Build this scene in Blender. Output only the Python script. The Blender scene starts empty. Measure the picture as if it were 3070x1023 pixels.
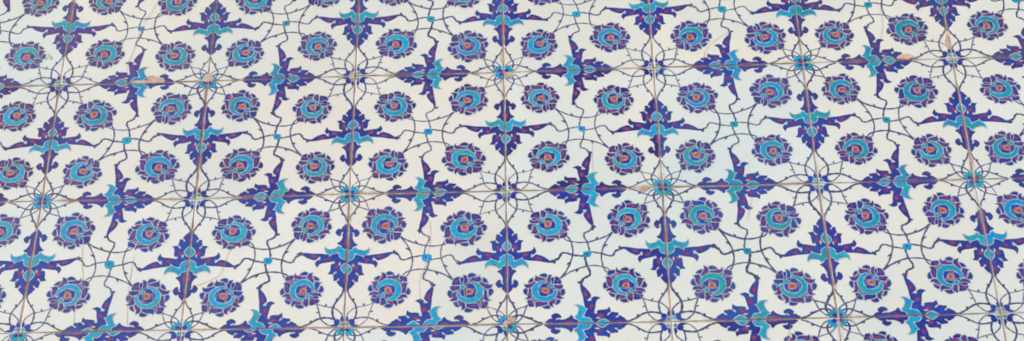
# A wall of hand-painted glazed tiles (blue blossoms, palmettes and vines on white), seen obliquely from below.
import bpy, bmesh, math, random, json
from mathutils import Vector, Matrix
random.seed(11)
sc = bpy.context.scene
COL = sc.collection
PI = math.pi
LIFT = 3.4          # height of the middle of the wall above the ground the viewer stands on (m)

# ------------------------------------------------------------------ measured data
# GRID[row][col] = joint crossings on the wall (metres right, metres down); DESIGN = motif outlines in tile units
GRID = json.loads('''[[[-1.50806,-0.72686],[-1.2583,-0.73],[-1.00818,-0.73312],[-0.75771,-0.73624],[-0.50557,-0.73894],[-0.25475,-0.74298],[-0.0032,-0.74479],[0.24962,-0.74875],[0.50148,-0.75202],[0.75371,-0.75514],[1.00665,-0.75818],[1.25992,-0.76121],[1.51355,-0.76423]],[[-1.50846,-0.48786],[-1.25813,-0.48937],[-1.00758,-0.49088],[-0.75681,-0.49239],[-0.50454,-0.49351],[-0.25365,-0.49586],[-0.00219,-0.49617],[0.25039,-0.49845],[0.50192,-0.50009],[0.75372,-0.50161],[1.00606,-0.50305],[1.25862,-0.50449],[1.5114,-0.50591]],[[-1.50874,-0.24748],[-1.2579,-0.24761],[-1.00695,-0.24773],[-0.75655,-0.24747],[-0.50338,-0.24702],[-0.25267,-0.24845],[-0.00128,-0.24677],[0.25163,-0.24811],[0.50263,-0.24848],[0.75379,-0.24866],[1.0056,-0.24888],[1.2575,-0.24896],[1.50951,-0.24904]],[[-1.50768,-0.00851],[-1.25623,-0.00745],[-1.00479,-0.00639],[-0.7529,-0.00678],[-0.50194,-0.00224],[-0.25214,-0.004],[0.00117,-0.00059],[0.25274,2e-05],[0.5023,0.001],[0.75108,0.00164],[1.0036,0.00331],[1.25497,0.00436],[1.50633,0.00542]],[[-1.50899,0.23663],[-1.25721,0.23866],[-1.00553,0.24069],[-0.75452,0.24273],[-0.5022,0.24482],[-0.25001,0.24831],[0.00109,0.25018],[0.25195,0.25308],[0.50583,0.25372],[0.75328,0.253],[1.00457,0.25567],[1.2554,0.25765],[1.50613,0.25963]],[[-1.50894,0.48068],[-1.25677,0.4835],[-1.00479,0.48631],[-0.753,0.48911],[-0.50093,0.49194],[-0.24906,0.49551],[0.00206,0.49821],[0.25291,0.50145],[0.50535,0.50346],[0.754,0.50474],[1.00452,0.50747],[1.25486,0.5102],[1.50502,0.51291]],[[-1.50878,0.72577],[-1.25625,0.7292],[-1.00401,0.73262],[-0.75203,0.73602],[-0.49988,0.73944],[-0.248,0.74353],[0.00307,0.74682],[0.2538,0.75059],[0.50594,0.75326],[0.75442,0.75527],[1.00459,0.75857],[1.2545,0.76186],[1.50415,0.76513]]]''')
DESIGN = json.loads('''{"leaf":[[0.0032,0.274],[0.0186,0.2887],[0.0293,0.2961],[0.0351,0.3058],[0.0449,0.3189],[0.046,0.3275],[0.04,0.3373],[0.0383,0.3486],[0.0459,0.3403],[0.0559,0.3349],[0.0661,0.3352],[0.0652,0.3494],[0.0698,0.3646],[0.0681,0.375],[0.0605,0.3847],[0.0576,0.4002],[0.0652,0.3872],[0.0732,0.3803],[0.087,0.3821],[0.1043,0.3859],[0.0955,0.3927],[0.0898,0.4067],[0.0884,0.4302],[0.0862,0.4489],[0.083,0.4563],[0.0759,0.4589],[0.0711,0.4663],[0.0733,0.4757],[0.0804,0.4759],[0.0977,0.4703],[0.1214,0.4662],[0.145,0.4635],[0.1569,0.4554],[0.1649,0.4462],[0.1682,0.4337],[0.1751,0.4465],[0.1807,0.4616],[0.1803,0.4637],[0.1762,0.4757],[0.1682,0.4849],[0.1595,0.4884],[0.1539,0.4938],[0.1562,0.5032],[0.1624,0.508],[0.1679,0.5021],[0.1759,0.493],[0.1877,0.4886],[0.2033,0.4937],[0.2227,0.5035],[0.2382,0.5132],[0.2497,0.5237],[0.2581,0.5323],[0.2767,0.5369],[0.2923,0.5373],[0.2922,0.5447],[0.2687,0.5474],[0.2454,0.5445],[0.2143,0.5391],[0.1831,0.5337],[0.1518,0.5306],[0.1284,0.5281],[0.1088,0.5263],[0.097,0.5306],[0.0539,0.5319],[0.0384,0.5152],[0.0228,0.4961],[0.0024,0.4863]],"collar":[[0.0016,0.4886],[0.0189,0.489],[0.0307,0.4963],[0.0404,0.5059],[0.0445,0.5247],[0.0452,0.5424],[0.0578,0.5343],[0.0775,0.5264],[0.0913,0.5212],[0.0984,0.5097],[0.1018,0.5261],[0.1146,0.5334],[0.125,0.5476],[0.131,0.5686],[0.1283,0.5889],[0.1207,0.5753],[0.1083,0.5671],[0.0927,0.5654],[0.0731,0.5709],[0.0573,0.5807],[0.0455,0.5925],[0.0377,0.5849],[0.0261,0.5707],[0.0124,0.5634],[0.0019,0.5645]],"drop":[[0.0016,0.3831],[0.0158,0.3953],[0.0255,0.4097],[0.0321,0.4226],[0.0272,0.438],[0.0173,0.4518],[0.0011,0.4598]],"tail":[[0.0026,0.5646],[0.0183,0.5705],[0.028,0.5791],[0.0325,0.594],[0.0435,0.5989],[0.0532,0.6047],[0.0586,0.6108],[0.0444,0.6197],[0.0341,0.6356],[0.0281,0.6539],[0.0256,0.6723],[0.0266,0.6883],[0.0218,0.702],[0.0328,0.7009],[0.0398,0.6919],[0.0392,0.6772],[0.0408,0.6708],[0.0525,0.671],[0.0625,0.6814],[0.0686,0.6971],[0.0653,0.7108],[0.0559,0.722],[0.0461,0.7263],[0.0365,0.7193],[0.0325,0.7283],[0.0285,0.7401],[0.0191,0.7499],[0.0059,0.7565]],"spots":[[[0.0099,0.3384],[0.0089,0.3462],[0.0065,0.3509],[0.0036,0.3508],[0.0012,0.346],[0.0004,0.3381],[0.0013,0.3303],[0.0038,0.3256],[0.0067,0.3257],[0.009,0.3305]],[[0.0613,0.44],[0.0582,0.4481],[0.053,0.4523],[0.0477,0.4509],[0.0444,0.4445],[0.0444,0.4354],[0.0476,0.4272],[0.0528,0.423],[0.058,0.4244],[0.0613,0.4309]],[[0.1275,0.4865],[0.126,0.4924],[0.1204,0.497],[0.1127,0.4987],[0.106,0.4967],[0.1028,0.4918],[0.1043,0.4859],[0.11,0.4812],[0.1176,0.4796],[0.1243,0.4816]],[[0.2109,0.5203],[0.2074,0.5246],[0.1996,0.526],[0.1906,0.5242],[0.1837,0.5197],[0.1816,0.5143],[0.1851,0.51],[0.1929,0.5085],[0.2019,0.5103],[0.2088,0.5149]],[[0.0155,0.6223],[0.0138,0.6315],[0.0094,0.6371],[0.0041,0.6369],[-0.0001,0.6311],[-0.0017,0.6219],[0.0,0.6127],[0.0044,0.6071],[0.0097,0.6072],[0.0139,0.613]],[[0.0084,0.7269],[0.0073,0.7338],[0.0046,0.7381],[0.0012,0.738],[-0.0015,0.7336],[-0.0025,0.7266],[-0.0014,0.7197],[0.0014,0.7154],[0.0047,0.7155],[0.0074,0.7198]]],"eyespot":[[[0.0092,0.5238],[0.0081,0.532],[0.0053,0.537],[0.0019,0.5369],[-0.0008,0.5318],[-0.0018,0.5235],[-0.0007,0.5153],[0.0021,0.5103],[0.0055,0.5104],[0.0082,0.5155]]],"marks":[[[0.0417,0.4538],[0.0405,0.4611],[0.0376,0.464],[0.0349,0.461],[0.0338,0.4536],[0.035,0.4464],[0.0378,0.4434],[0.0406,0.4465]],[[0.0689,0.3838],[0.0684,0.3882],[0.0639,0.3942],[0.058,0.3982],[0.0543,0.398],[0.0548,0.3935],[0.0594,0.3875],[0.0652,0.3835]],[[0.0797,0.4665],[0.0778,0.4718],[0.0733,0.4739],[0.0689,0.4715],[0.0671,0.4662],[0.069,0.461],[0.0735,0.4589],[0.0779,0.4612]],[[0.1617,0.4978],[0.1602,0.505],[0.1569,0.5079],[0.1536,0.5048],[0.1523,0.4975],[0.1538,0.4903],[0.1572,0.4874],[0.1605,0.4905]],[[0.0431,0.3442],[0.0398,0.3485],[0.0367,0.349],[0.0354,0.3455],[0.0368,0.3399],[0.0401,0.3356],[0.0432,0.3351],[0.0445,0.3386]],[[0.0377,0.6844],[0.0342,0.6904],[0.0307,0.6918],[0.0291,0.6878],[0.0305,0.6807],[0.034,0.6747],[0.0375,0.6733],[0.039,0.6774]]],"barbs":[[[0.3979,0.5495],[0.391,0.5516],[0.3772,0.5606],[0.3652,0.5741],[0.3833,0.5711],[0.3936,0.5656]]],"strokes":[{"p":[[0.2767,0.5369],[0.2923,0.5392],[0.312,0.5276],[0.3161,0.5301],[0.3297,0.5101],[0.339,0.49],[0.3528,0.4839],[0.3756,0.4874],[0.4093,0.5034],[0.4408,0.5088],[0.4698,0.5148],[0.4945,0.5038]],"w":[0.0085,0.007],"thin":0},{"p":[[0.3439,0.6519],[0.37,0.6135],[0.3932,0.5621],[0.4081,0.5132],[0.4128,0.4639],[0.4067,0.4198],[0.3907,0.3754]],"w":[0.0075,0.006],"thin":0},{"p":[[0.0042,0.2838],[0.0084,0.2696],[0.014,0.2482],[0.0261,0.2234],[0.0413,0.1987],[0.0601,0.1704],[0.0709,0.1381],[0.0727,0.1128],[0.0685,0.0799],[0.0576,0.0559]],"w":[0.007,0.0078],"thin":0},{"p":[[0.1685,0.1725],[0.1433,0.162],[0.1105,0.152],[0.0777,0.1456],[0.0568,0.1377],[0.036,0.119],[0.0182,0.0984],[0.0117,0.0746]],"w":[0.005,0.0055],"thin":1},{"p":[[0.003,0.7825],[0.0113,0.8068],[0.0203,0.8288],[0.0368,0.8544],[0.0547,0.8927],[0.0631,0.9097],[0.0635,0.935],[0.0583,0.956],[0.0428,0.9703]],"w":[0.0065,0.0075],"thin":0},{"p":[[0.1408,0.8659],[0.111,0.8784],[0.0796,0.8892],[0.0585,0.8978],[0.0372,0.9123],[0.019,0.9328],[0.0085,0.9544]],"w":[0.005,0.006],"thin":1}],"knobs":[[[0.3037,0.5524],[0.3008,0.5596],[0.2941,0.5624],[0.2876,0.5593],[0.285,0.552],[0.2879,0.5448],[0.2946,0.542],[0.3011,0.5452]],[[0.0568,0.2034],[0.0546,0.209],[0.0495,0.2112],[0.0445,0.2087],[0.0424,0.203],[0.0446,0.1975],[0.0497,0.1953],[0.0547,0.1978]],[[0.1172,0.1666],[0.1155,0.1717],[0.1115,0.1737],[0.1075,0.1714],[0.1059,0.1663],[0.1076,0.1612],[0.1116,0.1592],[0.1156,0.1615]],[[0.033,0.8476],[0.0358,0.8406],[0.0418,0.8378],[0.0474,0.8409],[0.0494,0.8481],[0.0467,0.8551],[0.0407,0.8578],[0.0351,0.8547]]],"budA":[[[0.0599,0.0395],[0.0568,0.0506],[0.0489,0.0573],[0.0392,0.057],[0.0315,0.0498],[0.0286,0.0386],[0.0317,0.0275],[0.0396,0.0208],[0.0493,0.0211],[0.057,0.0283]],[[0.0239,0.0611],[0.022,0.0718],[0.0173,0.0774],[0.012,0.0752],[0.0087,0.0663],[0.0087,0.0549],[0.0123,0.0462],[0.0175,0.0443],[0.0221,0.0502]]],"dotA":[[[0.032,0.0258],[0.029,0.0342],[0.0214,0.0385],[0.0129,0.0367],[0.0074,0.0296],[0.0075,0.0206],[0.0131,0.0138],[0.0217,0.0125],[0.0291,0.0173]]],"petals":[[[0.1246,-0.0315],[0.1371,-0.0186],[0.1413,-0.0008],[0.1338,0.0155],[0.1121,0.036],[0.0829,0.0047],[0.0986,-0.0101],[0.1126,-0.0171]],[[0.0817,0.0152],[0.0994,0.0325],[0.112,0.0547],[0.0994,0.0604],[0.0899,0.0693],[0.0747,0.0589],[0.0631,0.0388],[0.0648,0.0218]],[[0.0942,0.0684],[0.0952,0.0829],[0.0821,0.1015],[0.0594,0.1074],[0.0473,0.1002],[0.0579,0.0871],[0.0753,0.0676]],[[0.0568,0.051],[0.0623,0.0675],[0.057,0.0861],[0.0432,0.104],[0.0476,0.1247],[0.0313,0.1184],[0.0186,0.1025],[0.0176,0.088],[0.0292,0.0678],[0.0481,0.05]],[[0.0088,0.1056],[0.02,0.1228],[0.005,0.1339],[-0.0138,0.133],[-0.0304,0.1209],[-0.0136,0.1144]],[[0.0087,0.084],[-0.0017,0.1],[-0.0229,0.1046],[-0.0383,0.1099],[-0.0479,0.1251],[-0.0558,0.1049],[-0.0526,0.0895],[-0.0376,0.0785],[-0.0176,0.078]],[[-0.0612,0.0885],[-0.0631,0.1026],[-0.0724,0.1144],[-0.0902,0.1036],[-0.0985,0.0868],[-0.0981,0.0712],[-0.082,0.0774]],[[-0.0499,0.0655],[-0.0534,0.078],[-0.0718,0.0801],[-0.0912,0.0677],[-0.1122,0.0509],[-0.1262,0.0507],[-0.1136,0.0308],[-0.0956,0.0229],[-0.0732,0.0384]],[[-0.1124,-0.0161],[-0.1146,0.003],[-0.1321,0.03],[-0.1519,0.0092],[-0.15,-0.0048],[-0.1277,-0.032]],[[-0.0952,-0.0141],[-0.0974,0.0051],[-0.1117,0.0125],[-0.1092,-0.002],[-0.1047,-0.016]],[[-0.0505,-0.0686],[-0.0704,-0.0467],[-0.0864,-0.0315],[-0.1032,-0.0278],[-0.1179,-0.0352],[-0.1276,-0.0533],[-0.1103,-0.0485],[-0.0922,-0.0535],[-0.0692,-0.0722],[-0.0583,-0.0795]],[[-0.0687,-0.1062],[-0.0605,-0.0896],[-0.0729,-0.076],[-0.0914,-0.0634],[-0.1006,-0.0729],[-0.0901,-0.0992]],[[0.0107,-0.093],[0.0056,-0.085],[-0.0144,-0.0844],[-0.0371,-0.0813],[-0.0534,-0.0903],[-0.0589,-0.1093],[-0.047,-0.1341],[-0.0412,-0.1201],[-0.0249,-0.1112],[-0.0058,-0.1048]],[[0.0226,-0.1286],[0.012,-0.1156],[0.0013,-0.1054],[-0.0208,-0.115],[-0.0263,-0.1233],[-0.0078,-0.1334],[0.0093,-0.1344]],[[0.0528,-0.1267],[0.0467,-0.1117],[0.0551,-0.0951],[0.0625,-0.0715],[0.0585,-0.0462],[0.037,-0.0658],[0.0211,-0.0875],[0.0184,-0.1064],[0.0363,-0.1172]],[[0.0908,-0.0982],[0.0992,-0.0816],[0.0902,-0.0669],[0.0792,-0.0596],[0.0706,-0.0791],[0.06,-0.106],[0.0743,-0.1072]],[[0.1202,-0.052],[0.1062,-0.045],[0.0911,-0.0339],[0.0767,-0.0141],[0.0689,-0.0221],[0.0648,-0.0398],[0.0767,-0.0541],[0.0991,-0.063]]],"pspots":[[[0.0798,0.0417],[0.0747,0.0343],[0.0746,0.0293],[0.0796,0.0296],[0.0868,0.035],[0.092,0.0424],[0.0921,0.0474],[0.087,0.0471]],[[0.0336,0.0945],[0.0325,0.0877],[0.0378,0.0795],[0.0463,0.0747],[0.0531,0.0761],[0.0542,0.083],[0.049,0.0912],[0.0404,0.096]],[[-0.0286,0.1008],[-0.0307,0.0948],[-0.0277,0.0888],[-0.0215,0.0862],[-0.0157,0.0885],[-0.0136,0.0945],[-0.0166,0.1005],[-0.0228,0.1031]],[[-0.088,0.0555],[-0.0957,0.0446],[-0.0961,0.0374],[-0.0889,0.0382],[-0.0784,0.0464],[-0.0706,0.0573],[-0.0703,0.0645],[-0.0775,0.0638]],[[-0.1317,0.0053],[-0.134,-0.0012],[-0.1309,-0.0077],[-0.1242,-0.0105],[-0.1178,-0.0079],[-0.1155,-0.0014],[-0.1187,0.0051],[-0.1254,0.0079]],[[-0.0903,-0.0419],[-0.092,-0.0481],[-0.0883,-0.0548],[-0.0814,-0.0581],[-0.0753,-0.0561],[-0.0736,-0.05],[-0.0773,-0.0433],[-0.0842,-0.0399]],[[-0.0321,-0.0921],[-0.0384,-0.1017],[-0.0378,-0.1087],[-0.0308,-0.1089],[-0.0214,-0.1023],[-0.0151,-0.0927],[-0.0157,-0.0857],[-0.0227,-0.0855]],[[0.0413,-0.0821],[0.0347,-0.0915],[0.0345,-0.0977],[0.0408,-0.0972],[0.0499,-0.0903],[0.0566,-0.0809],[0.0568,-0.0747],[0.0505,-0.0752]],[[0.0775,-0.0314],[0.0767,-0.0364],[0.0804,-0.0423],[0.0866,-0.0457],[0.0915,-0.0447],[0.0923,-0.0398],[0.0885,-0.0339],[0.0824,-0.0304]],[[0.1086,0.0083],[0.1062,0.0027],[0.1084,-0.0026],[0.1139,-0.0046],[0.1195,-0.0019],[0.1219,0.0037],[0.1197,0.009],[0.1142,0.0109]]],"ring":[[0.0289,-0.0581],[0.0193,-0.0735],[-0.0046,-0.0785],[-0.0309,-0.0749],[-0.0554,-0.0578],[-0.0771,-0.0324],[-0.0902,-0.0078],[-0.0886,0.0132],[-0.0718,0.0372],[-0.0433,0.0654],[-0.0194,0.0798],[0.0035,0.0797],[0.0243,0.0681],[0.0365,0.0486],[0.0104,0.059],[-0.0112,0.0535],[-0.028,0.0387],[-0.0451,0.018],[-0.0527,-0.0005],[-0.0412,-0.0163],[-0.0203,-0.0373],[-0.0051,-0.0481],[0.0149,-0.054]],"rdot":[[0.0475,0.0135],[0.042,0.0028],[0.0442,-0.0077],[0.0529,-0.013],[0.0642,-0.0107],[0.0727,-0.0019],[0.0745,0.0094],[0.0687,0.0178],[0.058,0.0194]],"inner":[[[0.0509,0.0208],[0.0414,0.0377],[0.0228,0.0504],[-0.0006,0.0528],[-0.0086,0.0498],[0.0163,0.0276],[0.041,0.0104]],[[0.0534,-0.0291],[0.0326,-0.0063],[0.018,-0.0171],[-0.0067,-0.0428],[0.0086,-0.0499],[0.0343,-0.051]],[[0.0007,0.0312],[-0.0118,0.0449],[-0.0332,0.0252],[-0.05,0.0012],[-0.0301,-0.0207],[-0.0145,-0.0355],[-0.0038,-0.0254],[-0.0166,-0.012],[-0.0175,0.0042]]],"eye":[[0.0364,-0.0007],[0.0224,0.0125],[0.0035,0.0261],[-0.0087,0.0112],[-0.0115,-0.0094],[0.0027,-0.0229],[0.0192,-0.0121]],"base":[[0.1405,-0.0124],[0.1404,0.0062],[0.1055,0.0453],[0.0928,0.0697],[0.0758,0.095],[0.0355,0.1175],[0.0003,0.129],[-0.0321,0.1164],[-0.0645,0.1039],[-0.0879,0.0953],[-0.1031,0.0606],[-0.1288,0.0361],[-0.1467,0.0012],[-0.117,-0.0422],[-0.0964,-0.0739],[-0.067,-0.1017],[-0.0429,-0.1246],[0.0024,-0.1309],[0.0316,-0.1219],[0.0645,-0.104],[0.0917,-0.0867],[0.1054,-0.0566]],"floret":[[0.4785,0.4685],[0.4957,0.4637],[0.5152,0.4618],[0.5297,0.4669],[0.5358,0.4874],[0.5282,0.5104],[0.5086,0.5186],[0.4844,0.5151],[0.4763,0.4917]]}''')
CHIPS = json.loads('''{"c0r0g":[[[-0.7877,-0.3163],[-0.7851,-0.3184],[-0.7818,-0.3153],[-0.7835,-0.3109],[-0.7865,-0.3118]],[[-0.7907,-0.3082],[-0.7885,-0.3096],[-0.7858,-0.3065],[-0.7884,-0.3044]],[[-0.7817,-0.3101],[-0.7784,-0.3114],[-0.7772,-0.3069],[-0.7805,-0.3056]],[[-0.7925,-0.2883],[-0.7892,-0.2897],[-0.7871,-0.2866],[-0.7909,-0.2853]]],"c1r0":[[[-0.6317,-0.2472],[-0.6299,-0.2515],[-0.6085,-0.2536],[-0.6036,-0.2614],[-0.5946,-0.2625],[-0.5846,-0.2541],[-0.5775,-0.2517],[-0.5804,-0.246]],[[-0.5123,-0.2471],[-0.5119,-0.2558],[-0.5078,-0.2614],[-0.501,-0.2612],[-0.4996,-0.2451]]],"c2r0":[[[-0.5021,-0.2612],[-0.4974,-0.2589],[-0.4938,-0.2507],[-0.4962,-0.2457],[-0.5019,-0.2452]]],"c3r0":[[[-0.0029,-0.2981],[-0.0052,-0.2893],[-0.0081,-0.2777],[-0.0048,-0.2673],[-0.0019,-0.2657],[-0.0012,-0.2855]]],"c4r1":[[[-0.0004,-0.246],[0.0098,-0.2471],[0.0182,-0.2417],[0.0097,-0.2377],[0.0029,-0.2336],[-0.0005,-0.2337]]],"c6r0":[[[0.6606,-0.2522],[0.6648,-0.2586],[0.6775,-0.2618],[0.6851,-0.26],[0.6912,-0.2554],[0.6793,-0.25]],[[0.7537,-0.3081],[0.7471,-0.2899],[0.7467,-0.2752],[0.7534,-0.2676],[0.7555,-0.2896]]],"c4r2":[[[0.2135,-0.0023],[0.2158,0.0057],[0.2253,0.0073],[0.2317,-0.0017],[0.2227,-0.0033]],[[0.0014,0.2388],[0.0076,0.2372],[0.0132,0.241],[0.0126,0.2464],[0.0054,0.2497],[0.0013,0.2496]]],"c3r2":[[[0.0008,0.2555],[-0.0028,0.2513],[-0.0058,0.247],[-0.0027,0.2435],[0.0009,0.2436]]],"c2r1":[[[-0.4395,-0.0014],[-0.4344,-0.0052],[-0.4277,-0.003],[-0.4286,-0.0004]],[[-0.2544,-0.2403],[-0.2581,-0.2463],[-0.2606,-0.2536],[-0.2539,-0.2563]]],"c7r1":[[[0.7516,-0.0436],[0.7544,-0.0408],[0.7542,-0.0328],[0.7508,-0.0315],[0.749,-0.037]]],"c2r0b":[[[-0.2655,-0.2611],[-0.2646,-0.2676],[-0.2602,-0.2704],[-0.2577,-0.2652],[-0.2609,-0.2595]]]}''')
CRACKS = json.loads('''{"c1r0":[[[-0.6087,-0.427],[-0.6174,-0.4034],[-0.6298,-0.3718],[-0.6323,-0.3575],[-0.6376,-0.3209],[-0.6435,-0.2915],[-0.6455,-0.2681]]],"c1r2":[[[-0.6757,0.0798],[-0.6715,0.1168],[-0.6665,0.1477],[-0.6694,0.1791],[-0.6726,0.2029],[-0.6698,0.2363]],[[-0.5898,0.1017],[-0.5918,0.1507],[-0.5898,0.2055],[-0.5864,0.2364]]],"c2r2":[[[-0.433,0.0877],[-0.4379,0.1003],[-0.4421,0.1134],[-0.445,0.1303],[-0.452,0.147],[-0.47,0.1582],[-0.4878,0.1645]]],"c3r2":[[[-0.1224,0.0517],[-0.1199,0.0711],[-0.1201,0.0903],[-0.1234,0.1156],[-0.1272,0.1387],[-0.1327,0.1559],[-0.1361,0.1682],[-0.1352,0.1867],[-0.1322,0.2051]]],"c5r0":[[[0.3864,-0.3224],[0.3691,-0.3119],[0.3521,-0.297],[0.342,-0.2819],[0.3361,-0.2624]]],"c4r1":[[[0.1421,-0.0956],[0.1425,-0.0751],[0.1413,-0.0582],[0.1415,-0.0314]]],"c5r2":[[[0.3951,0.0236],[0.389,0.0462],[0.3827,0.0698]]],"c4r2":[[[0.2185,0.0798],[0.2292,0.0763],[0.2409,0.0741]]],"c5r3":[[[0.4334,0.2604],[0.4309,0.2704],[0.4237,0.2926]]],"c6r0":[[[0.6464,-0.3671],[0.647,-0.3309],[0.639,-0.2941]]]}''')
CAM_POS = [0.07985, -2.45196, -1.74671]
CAM_ROT = [[0.999347, 0.02805, 0.02278], [0.03493, -0.588513, -0.807733], [-0.009251, 0.808001, -0.589109]]
LENS = 65.668

# ------------------------------------------------------------------ materials
def new_mat(name):
    m = bpy.data.materials.new(name); m.use_nodes = True
    nt = m.node_tree
    return m, nt, nt.nodes['Principled BSDF']

def N(nt, t, **kw):
    n = nt.nodes.new(t)
    for k, v in kw.items(): setattr(n, k, v)
    return n

def srgb(r, g, b):
    f = lambda c: (c/12.92 if c <= .04045 else ((c+.055)/1.055)**2.4)
    return (f(r/255), f(g/255), f(b/255), 1)

def noise(nt, scale, detail=3, rough=.55, dist=0.0):
    n = N(nt, 'ShaderNodeTexNoise'); n.inputs['Scale'].default_value = scale
    n.inputs['Detail'].default_value = detail; n.inputs['Roughness'].default_value = rough
    n.inputs['Distortion'].default_value = dist
    g = nt.nodes.get('WorldPos') or N(nt, 'ShaderNodeNewGeometry', name='WorldPos')
    nt.links.new(g.outputs['Position'], n.inputs['Vector'])
    return n.outputs['Fac']

def ramp(nt, fac, lo, hi, a=0.0, b=1.0):
    m = N(nt, 'ShaderNodeMapRange'); m.interpolation_type = 'SMOOTHSTEP'
    m.inputs['From Min'].default_value = lo; m.inputs['From Max'].default_value = hi
    m.inputs['To Min'].default_value = a; m.inputs['To Max'].default_value = b
    nt.links.new(fac, m.inputs['Value']); return m.outputs['Result']

def math_(nt, op, a, b=None):
    m = N(nt, 'ShaderNodeMath', operation=op)
    for i, x in enumerate((a, b)):
        if x is None: continue
        if isinstance(x, (int, float)): m.inputs[i].default_value = x
        else: nt.links.new(x, m.inputs[i])
    return m.outputs[0]

def mix(nt, fac, a, b, blend='MIX'):
    m = N(nt, 'ShaderNodeMix', data_type='RGBA', blend_type=blend)
    for s, x in ((0, fac), (6, a), (7, b)):
        if isinstance(x, (int, float)): m.inputs[s].default_value = x
        elif isinstance(x, tuple): m.inputs[s].default_value = x
        else: nt.links.new(x, m.inputs[s])
    return m.outputs[2]

def edge_grime(nt, col, amount=.75):
    """brown joint dirt that has crept over the rim of a tile (UV = position on the tile)"""
    uv = N(nt, 'ShaderNodeUVMap'); uv.uv_map = 'tile'
    s = N(nt, 'ShaderNodeSeparateXYZ'); nt.links.new(uv.outputs['UV'], s.inputs[0])
    d = None
    for ax in (0, 1):
        a = math_(nt, 'MINIMUM', s.outputs[ax], math_(nt, 'SUBTRACT', 1.0, s.outputs[ax]))
        d = a if d is None else math_(nt, 'MINIMUM', d, a)
    reach = ramp(nt, noise(nt, 14, 4, .6), .42, .72, .010, .042)
    near = math_(nt, 'SUBTRACT', 1.0, math_(nt, 'DIVIDE', d, reach))
    near = ramp(nt, near, 0.0, .95)
    g = math_(nt, 'MULTIPLY', near, ramp(nt, noise(nt, 55, 4, .65), .38, .66, .10, amount))
    return mix(nt, g, col, srgb(158, 134, 116))

def finish(nt, bsdf, col, rough=.17, spec=.36, bump=.05):
    nt.links.new(col, bsdf.inputs['Base Color'])
    bsdf.inputs['Specular IOR Level'].default_value = spec
    r = ramp(nt, noise(nt, 40, 3), .3, .7, rough-.05, rough+.10)
    nt.links.new(r, bsdf.inputs['Roughness'])
    wv = N(nt, 'ShaderNodeBump'); wv.inputs['Strength'].default_value = .10 if rough < .4 else 0
    wv.inputs['Distance'].default_value = .02; nt.links.new(noise(nt, 7, 2, .4), wv.inputs['Height'])
    b = N(nt, 'ShaderNodeBump'); nt.links.new(wv.outputs['Normal'], b.inputs['Normal']); b.inputs['Strength'].default_value = bump
    b.inputs['Distance'].default_value = .004
    nt.links.new(noise(nt, 26, 3, .5), b.inputs['Height'])
    nt.links.new(b.outputs['Normal'], bsdf.inputs['Normal'])

MAT = {}
def pigment(name, c1, c2, c3=None, scale=30, grime=.75, tint=True, wash=.25):
    m, nt, bs = new_mat(name)
    col = mix(nt, ramp(nt, noise(nt, scale, 4, .6, .4), .36, .66), srgb(*c1), srgb(*c2))
    if c3:     # pooled, denser pigment
        col = mix(nt, ramp(nt, noise(nt, scale*2.3, 3, .6), .50, .74, 0, .7), col, srgb(*c3))
    # strokes of denser and thinner colour left by the brush
    col = mix(nt, ramp(nt, noise(nt, 140, 4, .7, .6), .46, .74, 0, .60), col, srgb(*(int(c*.70) for c in c1)))
    col = mix(nt, ramp(nt, noise(nt, 110, 4, .7, .6), .52, .76, 0, .50), col, srgb(*(int(c+(200-c)*.34) for c in c2)))
    at = N(nt, 'ShaderNodeAttribute', attribute_name='shade')
    col = mix(nt, at.outputs['Fac'], col, srgb(*(int(c*.55+o) for c, o in zip(c1, (22, 8, 42)))) if name == 'cobalt' else col)
    if tint:
        oi = N(nt, 'ShaderNodeObjectInfo')
        col = mix(nt, 1.0, col, oi.outputs['Color'], 'MULTIPLY')
    # thin brushwork: the white body glints through here and there
    thin = ramp(nt, noise(nt, 95, 3, .7), .60, .85, 0, wash)
    col = mix(nt, thin, col, srgb(205, 203, 200))
    col = edge_grime(nt, col, grime)
    finish(nt, bs, col)
    MAT[name] = m

pigment('cobalt', (30, 68, 170), (48, 60, 156), (22, 40, 118), wash=.16)
pigment('turquoise', (8, 158, 218), (30, 160, 182), (6, 128, 190), wash=.10)
pigment('bolus_red', (200, 72, 46), (184, 60, 44), (212, 108, 76), wash=.12, tint=False)
pigment('mauve', (138, 56, 102), (158, 60, 88), (118, 52, 104), wash=.10, tint=False)
pigment('plum', (84, 58, 142), (94, 58, 136), (74, 54, 140), wash=.06, tint=False)
pigment('outline', (52, 46, 98), (60, 54, 110), (44, 40, 84), wash=.10, tint=False)
pigment('reserve_line', (196, 200, 192), (182, 190, 184), (160, 178, 180), wash=.2, tint=False)
pigment('reserve_pale', (204, 206, 196), (190, 196, 186), (176, 186, 180), wash=.2, tint=False)
pigment('vine_dark', (62, 70, 116), (74, 82, 128), (54, 60, 112), wash=.30, tint=False, grime=.5)
pigment('vine_thin', (88, 96, 132), (102, 108, 140), (74, 80, 122), wash=.40, tint=False, grime=.5)

m, nt, bs = new_mat('white_glaze')
col = mix(nt, ramp(nt, noise(nt, 5, 4, .55), .35, .65), srgb(222, 227, 225), srgb(220, 223, 219))
col = mix(nt, ramp(nt, noise(nt, 2.6, 3, .5, .8), .40, .66), col, srgb(210, 221, 222))
col = mix(nt, ramp(nt, noise(nt, 22, 4, .6), .50, .85, 0, .25), col, srgb(224, 213, 200))
col = mix(nt, ramp(nt, noise(nt, 60, 2, .5), .60, .84, 0, .30), col, srgb(208, 192, 178))
col = mix(nt, ramp(nt, noise(nt, 230, 2, .5), .73, .80, 0, .45), col, srgb(160, 140, 128))
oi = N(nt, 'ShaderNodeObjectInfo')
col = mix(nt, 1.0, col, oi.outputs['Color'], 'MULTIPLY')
finish(nt, bs, edge_grime(nt, col, .8), rough=.16); MAT['white_glaze'] = m

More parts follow.
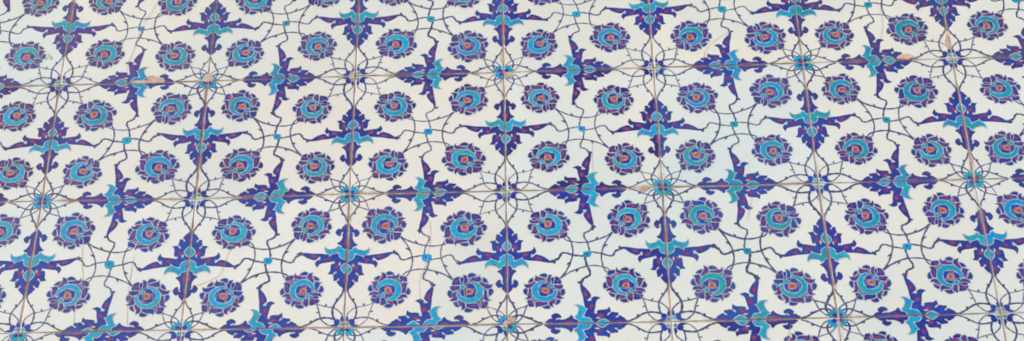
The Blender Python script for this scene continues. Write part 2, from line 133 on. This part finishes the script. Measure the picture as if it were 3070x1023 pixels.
m, nt, bs = new_mat('mortar')
col = mix(nt, ramp(nt, noise(nt, 35, 5, .7), .3, .7), srgb(126, 106, 94), srgb(186, 166, 152))
col = mix(nt, ramp(nt, noise(nt, 9, 3, .6), .50, .70, 0, .65), col, srgb(196, 172, 156))
finish(nt, bs, col, rough=.85, spec=.2, bump=.5); MAT['mortar'] = m
m, nt, bs = new_mat('bare_clay')
col = mix(nt, ramp(nt, noise(nt, 60, 5, .7), .3, .7), srgb(172, 146, 128), srgb(212, 190, 172))
finish(nt, bs, col, rough=.8, spec=.2, bump=.6); MAT['bare_clay'] = m
for nm, c1, c2 in (('worn_white', (226, 224, 216), (214, 208, 198)), ('green_stain', (150, 158, 132), (190, 192, 170))):
    m, nt, bs = new_mat(nm)
    finish(nt, bs, mix(nt, ramp(nt, noise(nt, 120, 4, .7), .35, .65), srgb(*c1), srgb(*c2)), rough=.5); MAT[nm] = m
m, nt, bs = new_mat('crack_line')
col = mix(nt, ramp(nt, noise(nt, 30, 3, .7), .35, .65), srgb(206, 178, 158), srgb(178, 140, 120))
finish(nt, bs, col, rough=.6, spec=.2); MAT['crack_line'] = m

# ------------------------------------------------------------------ drawing helpers
def catmull(P, n=3, closed=True):
    out = []; L = len(P)
    rng = range(L if closed else L-1)
    for i in rng:
        if closed: p0, p1, p2, p3 = P[i-1], P[i], P[(i+1) % L], P[(i+2) % L]
        else: p0, p1, p2, p3 = P[max(i-1, 0)], P[i], P[i+1], P[min(i+2, L-1)]
        for k in range(n):
            t = k/n; a = []
            for j in (0, 1):
                m1 = (p2[j]-p0[j])*.36; m2 = (p3[j]-p1[j])*.36      # tight spline: tips stay pointed
                a.append((2*t**3-3*t*t+1)*p1[j]+(t**3-2*t*t+t)*m1+(-2*t**3+3*t*t)*p2[j]+(t**3-t*t)*m2)
            out.append(a)
    if not closed: out.append(list(P[-1]))
    return out

class Tile:
    """maps tile units (0..1, 0..1) to wall metres, with the painter's hand added"""
    def __init__(s, c, r, flip, gaps):
        g = lambda cc, rr: GRID[rr+1][cc+2]
        s.q = (g(c, r), g(c+1, r), g(c, r+1), g(c+1, r+1))
        s.mir = flip; s.gaps = gaps
        s.o = [sum(p[k] for p in s.q)/4 for k in (0, 1)]
        s.w = [(random.uniform(0, 2*PI), random.uniform(0, 2*PI), random.uniform(.7, 1.0)*f, random.uniform(.7, 1)*f2, a)
               for f, f2, a in ((5, 4, .0042), (7, 9, .0030), (20, 17, .0012), (43, 47, .0007))]
        s.w2 = [(random.uniform(0, 2*PI), random.uniform(0, 2*PI), f, f2, a)
                for f, f2, a in ((4, 6, .0042), (9, 6, .0030), (18, 22, .0012), (49, 41, .0007))]
    def raw(s, u, v):
        a, b, c, d = s.q
        return [((a[k]*(1-u)+b[k]*u)*(1-v)+(c[k]*(1-u)+d[k]*u)*v)-s.o[k] for k in (0, 1)]
    def paint_uv(s, u, v):
        du = sum(a*math.sin(f*u+g*v+p)*math.cos(g*v-p2) for p, p2, f, g, a in s.w)
        dv = sum(a*math.sin(f*v-g*u+p)*math.cos(g*u-p2) for p, p2, f, g, a in s.w2)
        u, v = u+du, v+dv
        if s.mir: u = 1-u
        l, r_, t, b = s.gaps; e = .0006
        return min(max(u, l+e), 1-r_-e), min(max(v, t+e), 1-b-e)

class Paint:
    """collects flat brushwork of one motif; becomes one mesh. heights in mm above the glaze"""
    def __init__(s, tile):
        s.t = tile; s.bm = bmesh.new(); s.mats = []; s.uvl = s.bm.loops.layers.uv.new('tile')
        s.sh = s.bm.faces.layers.float.new('shade'); s.n = 0
    def mi(s, name):
        if name not in s.mats: s.mats.append(name)
        return s.mats.index(name)
    def face(s, uvs, h, mat, shade=0.0, tri=False):
        pts = [s.t.paint_uv(*p) for p in uvs]
        keep = []
        for p in pts:
            if not keep or abs(p[0]-keep[-1][0])+abs(p[1]-keep[-1][1]) > 2e-4: keep.append(p)
        if len(keep) > 2 and abs(keep[0][0]-keep[-1][0])+abs(keep[0][1]-keep[-1][1]) < 2e-4: keep.pop()
        if len(keep) < 3: return
        area = sum(keep[i-1][0]*p[1]-p[0]*keep[i-1][1] for i, p in enumerate(keep))
        if abs(area) < 1e-7: return
        if area > 0: keep.reverse()         # face the viewer
        vs = []
        for p in keep:
            x, y = s.t.raw(*p); vs.append(s.bm.verts.new((x, -h*.001, -y)))
        f = s.bm.faces.new(vs); f.material_index = s.mi(mat); f[s.sh] = shade
        for l, p in zip(f.loops, keep): l[s.uvl].uv = p
        return f
    def poly(s, P, h, mat, shade=0.0, n=3):
        s.n += 1
        return s.face(catmull(P, n), h*.3+s.n*.002, mat, shade)
    def line(s, P, w0, w1, h, mat, n=4, closed=False):
        s.n += 1; h = h*.3+s.n*.002
        Q = catmull(P, n, closed)
        if closed: Q = Q+[Q[0]]
        L = len(Q); A = []; B = []
        for i, p in enumerate(Q):
            a, b = Q[max(i-1, 0)], Q[min(i+1, L-1)]
            if closed and i in (0, L-1): a, b = Q[-2], Q[1]
            dx, dy = b[0]-a[0], b[1]-a[1]; k = math.hypot(dx, dy) or 1
            t = i/(L-1); w = (w0*(1-t)+w1*t)*.5*(1+.16*math.sin(i*1.1+s.n))
            A.append((p[0]-dy/k*w, p[1]+dx/k*w)); B.append((p[0]+dy/k*w, p[1]-dx/k*w))
        for i in range(L-1): s.face([A[i], A[i+1], B[i+1], B[i]], h, mat)
    def build(s, name, parent, color=(1, 1, 1, 1)):
        bmesh.ops.remove_doubles(s.bm, verts=s.bm.verts, dist=2e-6)
        big = [f for f in s.bm.faces if len(f.verts) > 4]
        bmesh.ops.triangulate(s.bm, faces=big, ngon_method='EAR_CLIP')
        return link(name, s.bm, [MAT[x] for x in s.mats], parent, color)

def link(name, bm, mats, parent=None, color=(1, 1, 1, 1)):
    me = bpy.data.meshes.new(name); bm.to_mesh(me); bm.free()
    for x in mats: me.materials.append(x)
    o = bpy.data.objects.new(name, me); COL.objects.link(o); o.color = color
    if parent: o.parent = parent
    return o

# ------------------------------------------------------------------ the motifs, in tile units
D = DESIGN
def S(k):    # four symmetric seats of the edge and vine motifs
    return [lambda p: (p[0], p[1]), lambda p: (p[1], p[0]), lambda p: (1-p[0], 1-p[1]), lambda p: (1-p[1], 1-p[0])][k]
def tf(f, P): return [f(p) for p in P]
def grow(P, k):
    cx = sum(a[0] for a in P)/len(P); cy = sum(a[1] for a in P)/len(P)
    return [(cx+(a-cx)*k, cy+(b-cy)*k) for a, b in P]
def hue(a=.10):
    return (random.uniform(1-a*1.4, 1+a*1.4), random.uniform(1-a, 1+a), random.uniform(1-a*.6, 1+a*.6), 1)

def make_palmette(T, k, root, tone):
    g = S(k); sx, sy, oy = random.uniform(1.0, 1.09), random.uniform(1.0, 1.07), random.uniform(-.005, .005)
    f = lambda q: g((q[0]*sx, .49+(q[1]-.49)*sy+oy)); p = Paint(T)
    for nm in ('leaf', 'tail'):
        P = tf(f, D[nm]); p.poly(P, .12, 'cobalt', random.uniform(0, .35))
    for nm in ('leaf', 'tail'): p.line(tf(f, D[nm]), .0042, .0042, .20, 'outline', 2, True)
    for q in D['spots']:
        cx = sum(a[0] for a in q)/len(q); cy = sum(a[1] for a in q)/len(q)
        p.poly(tf(f, [(cx+(a[0]-cx)*1.7, cy+(a[1]-cy)*1.6) for a in q]), .28, 'plum', n=2)
        p.poly(tf(f, q), .34, 'mauve', n=2)
    for q in D['marks']:
        p.poly(tf(f, grow(q, 1.3)), .40, 'reserve_pale', n=2)
    o = p.build('palmette', root, tone)
    c = Paint(T)
    c.poly(tf(f, D['collar']), 1.0, 'turquoise'); c.line(tf(f, D['collar']), .0045, .0045, 1.06, 'reserve_line', 2, True)
    c.poly(tf(f, D['drop']), 1.0, 'turquoise'); c.line(tf(f, D['drop']), .005, .005, 1.06, 'reserve_line', 2, True)
    for q in D['eyespot']: c.poly(tf(f, q), 1.15, 'mauve')
    cx, cy = D['collar'][13]
    c.poly(tf(f, [(cx-.052+.009*math.cos(a), cy-.010+.006*math.sin(a)) for a in (0, 1, 2, 3, 4, 5)]), 1.15, 'vine_thin')
    c.build('turquoise_collar', o, aqua(T, .12))

def rounded(x, y, k):
    r = math.hypot(x, y); th = math.atan2(y, x)
    f = 1-k*(.5+.5*math.cos(4*th))
    return x*f, y*f
def make_blossom(T, cx, cy, ang, mirror, root, tone):
    ang += random.uniform(-.10, .10); s = random.uniform(.98, 1.07)
    cx += random.uniform(-.007, .007); cy += random.uniform(-.007, .007)
    ca, sa = math.cos(ang)*s, math.sin(ang)*s; my = -1 if mirror else 1
    jit = lambda: random.uniform(-.0022, .0022)
    def F(P, j=True, rd=.06):
        P = [rounded(x, y, rd) for x, y in P]
        jx, jy = (jit(), jit()) if j else (0, 0)
        return [(cx+(x+jx)*ca-(y*my+jy)*sa, cy+(x+jx)*sa+(y*my+jy)*ca) for x, y in P]
    p = Paint(T)
    p.poly(F(grow(D['base'], .96), False), .10, 'cobalt', .5)
    for q in D['petals']:
        Q = F(grow(q, 1.13)); p.poly(Q, .18, 'cobalt', random.choice((0, .15, .3, .6)) * random.random()*1.3)
        p.line(grow(Q, .90), .0034, .0034, .28, 'outline', 2, True); p.line(Q, .0040, .0040, .34, 'reserve_line', 2, True)
    for q in D['pspots']:
        if random.random() < .10: continue
        mx = sum(a[0] for a in q)/len(q); my_ = sum(a[1] for a in q)/len(q)
        p.poly(F([(mx+(a[0]-mx)*1.75, my_+(a[1]-my_)*1.5) for a in q], False), .40, 'plum', n=2)
        p.poly(F(grow(q, random.uniform(.6, 1.0))), .50, 'mauve', n=2)
    o = p.build('blossom', root, tone)
    a0 = random.uniform(38, 54); ro, ri, sh = random.uniform(.077, .082), random.uniform(.049, .055), random.uniform(.006, .014)
    ring_ = [(ro*math.cos(math.radians(t)), ro*math.sin(math.radians(t))) for t in (a0+i*(360-2*a0)/16 for i in range(17))]
    ring_ += [(sh+ri*math.cos(math.radians(t)), ri*math.sin(math.radians(t))) for t in (a0*.9+i*(360-1.8*a0)/14 for i in range(14, -1, -1))]
    c = Paint(T)
    c.poly(F(ring_, False, 0), 1.0, 'turquoise'); c.line(F(ring_, False, 0), .0036, .0036, 1.05, 'reserve_line', 2, True)
    rd = F(D['rdot'])
    c.poly(rd, 1.1, 'turquoise'); c.line(rd, .003, .003, 1.16, 'reserve_line', 2, True)
    c.build('turquoise_crescent', o, aqua(T, .13))
    e = Paint(T)
    for q in D['inner']:
        Q = F(q, False, .10); e.poly(Q, 1.25, 'cobalt', random.uniform(0, .4)); e.line(Q, .0025, .0025, 1.32, 'reserve_line', 2, True)
    E = F(grow(D['eye'], .9))
    e.poly(E, 1.4, 'bolus_red'); e.line(E, .0036, .0036, 1.46, 'reserve_line', 2, True)
    e.build('heart', o, tone)

def make_rosette(T, k, blue, root, tone):
    """a quarter of the small flower at the meeting of four tiles: k 0, 2 = blue buds, 1, 3 = turquoise petals"""
    p = Paint(T)
    f0 = [lambda q: (q[0], q[1]), lambda q: (q[0], 1-q[1]), lambda q: (1-q[0], 1-q[1]), lambda q: (1-q[0], q[1])][k]
    if blue:
        big, small = D['budA']; small = grow(small, 1.2)
        p.poly(tf(f0, small), 1.0, 'cobalt', .2); p.poly(tf(f0, [(b, a) for a, b in small]), 1.0, 'cobalt', .5)
        p.poly(tf(f0, grow(big, 1.28)), 1.04, 'cobalt', random.uniform(0, .5))
        p.poly(tf(f0, D['dotA'][0]), 1.1, 'turquoise'); p.line(tf(f0, D['dotA'][0]), .0035, .0035, 1.15, 'reserve_line', 2, True)
    else:
        lobes = ((.045, .021), (.021, .045), (.032, .032))
        for x, y in lobes:
            p.poly(tf(f0, [(x+.0172*math.cos(a)*(.85+.3*random.random()), y+.0172*math.sin(a)*(.85+.3*random.random())) for a in (0, .8, 1.6, 2.4, 3.2, 4, 4.8, 5.6)]), 1.0, 'turquoise')
        p.poly(tf(f0, [(.017+.017*math.cos(a), .017+.016*math.sin(a)) for a in (0, .9, 1.8, 2.7, 3.6, 4.5, 5.4)]), 1.1, 'cobalt', .4)
    return p.build('corner_rosette', root, tone if blue else aqua(T, .14))

def make_vine(T, root, bold):
    p = Paint(T)
    for k in range(4):
        f = S(k)
        for i, st in enumerate(D['strokes']):
            pts = [list(q) for q in st['p']]
            A_, B_ = (DESIGN_A, DESIGN_A), (DESIGN_B, 1-DESIGN_B)
            toward = lambda q, c: [q[0]+(c[0]-q[0])*.35, q[1]+(c[1]-q[1])*.35]
            if i == 1: pts = [toward(pts[0], B_)]+pts+[toward(pts[-1], A_)]      # stems start beneath the blossoms
            if i == 3: pts = [toward(pts[0], A_)]+pts
            if i == 5: pts = [toward(pts[0], B_)]+pts
            thin = st['thin'] or random.random() < .22
            b = bold*random.uniform(.85, 1.15)
            p.line(tf(f, pts), st['w'][0]*b*1.55, st['w'][1]*b*1.55, .02, 'vine_thin' if thin else 'vine_dark')
        for q in D['knobs']+D['barbs']: p.poly(tf(f, q), .06, 'vine_dark', n=2)
        for q in D['knobs']:
            m = (sum(a[0] for a in q)/len(q), sum(a[1] for a in q)/len(q))
            near = min((x for st in D['strokes'] for x in catmull(st['p'], 6, False)), key=lambda x: math.hypot(x[0]-m[0], x[1]-m[1]))
            p.line(tf(f, [m, near]), .009, .009, .04, 'vine_dark', 2)
    return p.build('vine', root)

def make_floret(T, root):
    p = Paint(T)
    c = D['floret']; mx = sum(a[0] for a in c)/len(c); my = sum(a[1] for a in c)/len(c); s = random.uniform(.75, 1.1)
    P = [(.5+(a-mx)*s, .5+(b-my)*s) for a, b in c]
    p.poly(P, 1.0, 'turquoise')
    p.poly([(.5+.008*math.cos(a), .5+.008*math.sin(a)) for a in (0, 1.2, 2.4, 3.6, 4.8)], 1.1, 'outline', n=2)
    p.build('floret', root, aqua(T, .12))

def make_body(T, root, tint):
    l, r_, t, b = T.gaps; n = 22
    bm = bmesh.new(); uvl = bm.loops.layers.uv.new('tile')
    ph = [random.uniform(0, 6.3) for _ in range(12)]
    def wob(side, x): return .0011*math.sin(x*21+ph[side])+.0008*math.sin(x*57+ph[side+4])+random.uniform(-.0008, .0008)
    ring = []
    for i in range(n): ring.append((l+(1-l-r_)*i/n, t+wob(0, i/n), 0, 1))
    for i in range(n): ring.append((1-r_+wob(1, i/n), t+(1-t-b)*i/n, -1, 0))
    for i in range(n): ring.append((1-r_-(1-l-r_)*i/n, 1-b+wob(2, i/n), 0, -1))
    for i in range(n): ring.append((l+wob(3, i/n), 1-b-(1-t-b)*i/n, 1, 0))
    lo = []
    for inset, h in ((0, -11.0), (0, -.55), (.0012, -.15), (.0028, 0)):
        vs = []
        for i, (u, v, nx, ny) in enumerate(ring):
            if i % n == 0 and inset:      # corners
                px, py = ring[i-1][2:]; nx, ny = nx+px, ny+py
            uu, vv = u+nx*inset, v+ny*inset
            x, y = T.raw(uu, vv); w = bm.verts.new((x, -h*.001, -y)); vs.append((w, (uu, vv)))
        if lo:
            for i in range(len(vs)):
                j = (i+1) % len(vs)
                quad = [lo[i], vs[i], vs[j], lo[j]]
                f = bm.faces.new([q[0] for q in quad])
                for L, q in zip(f.loops, quad): L[uvl].uv = q[1]
        lo = vs
    x, y = T.raw(.5, .5); mid = (bm.verts.new((x, 0, -y)), (.5, .5))
    for i in range(len(lo)):
        tri = [lo[i], mid, lo[(i+1) % len(lo)]]
        f = bm.faces.new([q[0] for q in tri])
        for L, q in zip(f.loops, tri): L[uvl].uv = q[1]
    bmesh.ops.recalc_face_normals(bm, faces=bm.faces)
    f.normal_update()
    if f.normal.y > 0: bmesh.ops.reverse_faces(bm, faces=bm.faces)
    return link('glazed_body', bm, [MAT['white_glaze']], root, tint)

def wall_poly(T, root, name, P, mat, h, thick=None):
    """bare patch (closed outline) or crack (thin band) given in wall metres"""
    bm = bmesh.new()
    Pl = [(x-T.o[0], y-T.o[1]) for x, y in P]
    if thick is None:
        Q = catmull(Pl, 4)
        Q = [(x+random.uniform(-.0005, .0005), y+random.uniform(-.0005, .0005)) for x, y in Q]
        a = sum(Q[i-1][0]*q[1]-q[0]*Q[i-1][1] for i, q in enumerate(Q))
        if a > 0: Q.reverse()
        cx = sum(q[0] for q in Q)/len(Q); cy = sum(q[1] for q in Q)/len(Q)
        out = [bm.verts.new((x, -h*.001, -y)) for x, y in Q]
        inn = [bm.verts.new((cx+(x-cx)*.9, -(h+.05)*.001, -(cy+(y-cy)*.9))) for x, y in Q]
        for i in range(len(Q)): bm.faces.new([out[i-1], out[i], inn[i], inn[i-1]])
        bmesh.ops.triangulate(bm, faces=[bm.faces.new(inn)], ngon_method='EAR_CLIP')
    else:
        Q = catmull(Pl, 6, False); L = len(Q); prev = None
        for i, p in enumerate(Q):
            a, b = Q[max(i-1, 0)], Q[min(i+1, L-1)]; dx, dy = b[0]-a[0], b[1]-a[1]; k = math.hypot(dx, dy) or 1
            w = thick*(.35+.65*random.random())*(1 if 0 < i < L-1 else .2)*.5
            jx = random.uniform(-.0005, .0005)
            cur = [bm.verts.new((p[0]+s*-dy/k*w+jx, -h*.001, -(p[1]+s*dx/k*w))) for s in (1, -1)]
            if prev: bm.faces.new([prev[0], cur[0], cur[1], prev[1]])
            prev = cur
        for f in bm.faces:
            f.normal_update()
            if f.normal.y > 0: f.normal_flip()
    o = link(name, bm, [MAT[mat]], root); return o

# ------------------------------------------------------------------ joints: width of every joint in tile units
VG, HG = {}, {}
for c in range(-2, 11):
    for r in range(-1, 6):
        VG[c, r] = random.uniform(.009, .016); HG[r, c] = random.uniform(.005, .010)
VG.update({(1, 0): .014, (1, 1): .017, (1, 2): .019, (2, 0): .011, (2, 1): .024, (2, 2): .013, (3, 0): .013, (3, 1): .014, (3, 2): .016,
           (4, 0): .016, (4, 1): .011, (4, 2): .012, (5, 0): .016, (5, 1): .012, (5, 2): .015, (6, 0): .011, (6, 1): .013, (6, 2): .019,
           (7, 0): .010, (7, 1): .019, (7, 2): .008})
HG.update({(1, 0): .014, (1, 1): .013, (1, 2): .010, (1, 3): .008, (1, 4): .006, (1, 5): .010, (1, 6): .005, (1, 7): .004,
           (2, 0): .008, (2, 1): .009, (2, 2): .009, (2, 3): .011, (2, 4): .007, (2, 5): .017, (2, 6): .006, (2, 7): .005,
           (3, 0): .008, (3, 1): .010, (3, 2): .012, (3, 3): .016, (3, 4): .010, (3, 5): .008, (3, 6): .007, (3, 7): .005})

# glaze tint of every tile (multiplied into the white; the bluish ones paint in sky sheen), by row then column, as far as the photograph shows
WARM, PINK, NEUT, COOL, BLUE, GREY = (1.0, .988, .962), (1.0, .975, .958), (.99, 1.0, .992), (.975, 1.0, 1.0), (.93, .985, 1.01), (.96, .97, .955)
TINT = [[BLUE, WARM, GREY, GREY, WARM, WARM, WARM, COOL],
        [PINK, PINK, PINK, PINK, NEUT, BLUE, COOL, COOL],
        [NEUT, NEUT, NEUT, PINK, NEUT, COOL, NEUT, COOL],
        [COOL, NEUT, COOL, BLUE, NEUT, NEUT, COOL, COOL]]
LABEL = [[
 'bluish white floral tile in the top left corner, greenish specks beside its lower blossom',
 'cream floral tile with a long hairline crack and a brown chip on its bottom joint',
 'greyish white top-row tile, chipped brown at its lower left corner, scratched white at lower right',
 'greyish white top-row tile with a pale orange bare wedge on its right joint',
 'cream top-row tile right of the one with the pale orange wedge',
 'cream top-row tile with a thin curved crack above its bottom palmette',
 'cream top-row tile with a scabbed brown patch on its bottom leaf',
 'cool white tile in the top right corner of the wall'],
 ['pinkish cream tile cut by the left picture edge, second row from the top',
 'pinkish cream second-row tile below the hairline-cracked tile with the brown chip',
 'pinkish cream second-row tile whose left joint is thick brown mortar',
 'pinkish cream second-row tile under the tile with the pale orange wedge',
 'white second-row tile with a short pink crack beside the wing of its bottom leaf',
 'distinctly sky-tinted bluish white tile in the second row, right of the short-cracked white tile',
 'cool white second-row tile below the tile with the scabbed brown patch',
 'cool white tile at the right picture edge, second row, pink fleck low on its left'],
 ['white tile cut by the left picture edge, third row from the top',
 'white third-row tile with two thin vertical cracks in its lower half',
 'white third-row tile with a curved reddish crack left of centre',
 'white third-row tile with a long wavering crack running through its middle',
 'white third-row tile with a pinkish bare patch near its upper right corner',
 'white third-row tile with bold blue vines and washed-out blossoms, faint upper crack',
 'clean white third-row tile with a very small turquoise floret at its centre',
 'white tile cut by the right picture edge, third row from the top'],
 ['sliver of a white tile in the bottom left corner of the picture',
 'bottom-row tile whose top palmette leaf points right, leftmost broad one',
 'cool white bottom-row tile, second broad one from the left, below the curved reddish crack',
 'cool bluish white bottom-row tile under the tile with the long wavering crack',
 'bottom-row tile below the tile with the pinkish bare patch',
 'bottom-row tile with a faint crack at its upper right, below the bold-vined tile',
 'bottom-row tile below the clean tile with the very small floret',
 'sliver of a white tile in the bottom right corner of the picture']]

# how the cobalt and the turquoise of single tiles came out of the kiln
PURPLE, MAUVE, LIGHT, VIVID, DEEP = (1.45, .55, .60), (2.1, 1.25, .80), (1.5, 1.5, 1.08), (1.0, 1.08, 1.04), (1.0, .72, .78)
FIRED = {(0, 1): PURPLE, (4, 1): PURPLE, (3, 1): DEEP, (2, 1): DEEP, (1, 1): (1.3, .95, .9), (4, 2): (.95, .8, .98), (0, 0): MAUVE, (1, 0): MAUVE,
         (2, 0): (1.5, 1.1, .9), (3, 0): (1.4, 1.15, .92), (4, 0): (1.2, .95, .92), (5, 0): (1.4, .95, .9), (6, 0): MAUVE, (7, 0): MAUVE, (5, 1): LIGHT, (5, 2): LIGHT, (6, 1): (1.5, 1.0, .9),
         (7, 1): (1.5, 1.1, .95), (1, 2): VIVID, (2, 2): VIVID, (3, 2): VIVID, (0, 2): VIVID, (6, 2): (1.2, 1.05, 1), (7, 2): (1.3, 1.1, 1),
         (1, 3): VIVID, (2, 3): VIVID, (3, 3): (.9, 1.25, 1.05), (5, 3): DEEP}
TEAL, CLEAR = (1.5, .90, .82), (.9, 1.06, 1.06)
AQUA = {(0, 0): TEAL, (1, 0): TEAL, (2, 0): (1.2, .9, .82), (6, 0): (1.3, .86, .78), (7, 0): (1.2, .86, .8), (5, 1): (1.3, .95, .9), (6, 1): (1.2, .92, .84), (7, 1): (1.2, .92, .84),
        (5, 2): TEAL, (4, 2): CLEAR, (4, 1): CLEAR, (3, 2): CLEAR, (4, 0): CLEAR, (2, 1): (1.2, .92, .86), (1, 1): (1.2, .95, .9)}
def aqua(T, a):
    h = hue(a); return tuple(x*y for x, y in zip(h[:3], T.aqua))+(1,)

# ------------------------------------------------------------------ the wall
def make_tile(c, r):
    seen = 0 <= c <= 7 and 0 <= r <= 3
    flip = (c+r) % 2 == 1
    if r == 3 and c <= 3: flip = not flip       # the bottom left tiles were laid a quarter turn round
    gaps = tuple(.34*g for g in (VG[c, r], VG[c+1, r], HG[r, c], HG[r+1, c]))
    T = Tile(c, r, flip, gaps)
    root = bpy.data.objects.new('glazed_tile', None); COL.objects.link(root); root.empty_display_size = .05
    root.location = (T.o[0], 0, LIFT-T.o[1])
    root.rotation_euler = (math.radians(random.uniform(-.10, .10)), 0, math.radians(random.uniform(-.10, .10)))
    root['label'] = LABEL[r][c] if seen else 'white tile with blue flowers, farther along the wall than the picture reaches'
    root['category'] = 'tile'; root['kind'] = 'thing'; root['group'] = 'hand-painted wall tiles'
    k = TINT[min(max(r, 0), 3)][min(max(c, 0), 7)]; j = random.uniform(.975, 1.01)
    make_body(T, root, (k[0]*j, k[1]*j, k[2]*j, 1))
    bt = random.uniform(.70, 1.22)      # how this tile's cobalt fired
    base = (bt*random.uniform(.9, 1.2), bt*random.uniform(.92, 1.08), (bt+1)/2)
    base = FIRED.get((c, r), base)
    T.aqua = AQUA.get((c, r), (1, 1, 1))
    def tone():
        h = hue(.09); return (base[0]*h[0], base[1]*h[1], base[2]*h[2], 1)
    bold = random.uniform(.85, 1.15)
    if (c, r) == (5, 2): bold = 1.3
    make_vine(T, root, bold); make_floret(T, root)
    for k_ in range(4): make_palmette(T, k_, root, tone())
    a, b = DESIGN_A, DESIGN_B; q = PI/4
    make_blossom(T, a, a, -3*q, False, root, tone())
    make_blossom(T, 1-a, 1-a, q, False, root, tone())
    make_blossom(T, 1-b, b, 3*q, False, root, tone())
    make_blossom(T, b, 1-b, -q, False, root, tone())
    for k_ in range(4): make_rosette(T, k_, k_ in (0, 2), root, tone())
    key = 'c%dr%d' % (c, r)
    for kk, mat in ((key, 'bare_clay'), (key+'b', 'worn_white'), (key+'g', 'green_stain')):
        for P in CHIPS.get(kk, ()): wall_poly(T, root, {'bare_clay': 'chip', 'worn_white': 'scratch'}.get(mat, 'stain'), P, mat, .52)
    for P in CRACKS.get(key, ()): wall_poly(T, root, 'crack', P, 'crack_line', .5, .0008)
    return root
DESIGN_A, DESIGN_B = 0.2713, 0.2362
for r in range(-1, 5):
    for c in range(-2, 10): make_tile(c, r)

# mortar bed the tiles are set in
bm = bmesh.new()
x0, x1 = GRID[0][0][0]-1.2, GRID[0][-1][0]+1.2; y0, y1 = GRID[0][0][1]-.9, GRID[-1][0][1]+.9
nx, ny = 240, 130
vs = [[bm.verts.new((x0+(x1-x0)*i/nx, .00055+random.uniform(-.00015, .00015), LIFT-(y0+(y1-y0)*j/ny))) for i in range(nx+1)] for j in range(ny+1)]
for j in range(ny):
    for i in range(nx): bm.faces.new([vs[j][i], vs[j+1][i], vs[j+1][i+1], vs[j][i+1]])
ex = bmesh.ops.extrude_face_region(bm, geom=list(bm.faces))
for v in [g for g in ex['geom'] if isinstance(g, bmesh.types.BMVert)]: v.co.y = .06
bmesh.ops.recalc_face_normals(bm, faces=bm.faces)
wall = link('wall', bm, [MAT['mortar']]); wall['kind'] = 'structure'

# ------------------------------------------------------------------ light
w = bpy.data.worlds.new('World'); sc.world = w; w.use_nodes = True
nt = w.node_tree; bg = nt.nodes['Background']
sky = N(nt, 'ShaderNodeTexSky'); sky.sky_type = 'NISHITA'; sky.sun_disc = False
EL, AZ = 30, -52        # height of the sun, and its swing sideways from the wall's normal
sky.sun_elevation = math.radians(EL); sky.sun_rotation = math.radians(180-AZ)
sky.dust_density = 4; sky.air_density = .8; sky.ozone_density = 1
bg.inputs['Strength'].default_value = .09
nt.links.new(sky.outputs[0], bg.inputs['Color'])
sun = bpy.data.lights.new('sun', 'SUN'); sun.energy = 1.3; sun.angle = math.radians(25); sun.color = (1, .985, .965)
so = bpy.data.objects.new('sun', sun); COL.objects.link(so)
e, a = math.radians(EL), math.radians(AZ)
d = Vector((math.sin(a)*math.cos(e), -math.cos(a)*math.cos(e), math.sin(e)))       # towards the sun
so.rotation_euler = d.to_track_quat('Z', 'Y').to_euler(); so.location = (0, -5, 8)

# ------------------------------------------------------------------ camera
cam = bpy.data.cameras.new('camera'); cam.sensor_width = 36; cam.lens = LENS; cam.clip_end = 200; cam.clip_start = .05
co = bpy.data.objects.new('camera', cam); COL.objects.link(co)
M = Matrix(CAM_ROT).to_4x4(); M.translation = Vector(CAM_POS)+Vector((0, 0, LIFT)); co.matrix_world = M
sc.camera = co
sc.cycles.filter_width = 1.9
sc.view_settings.view_transform = 'Standard'; sc.view_settings.look = 'None'
sc.view_settings.exposure = EXPOSURE = 0.84; sc.view_settings.gamma = 1; sc.view_settings.use_curve_mapping = False
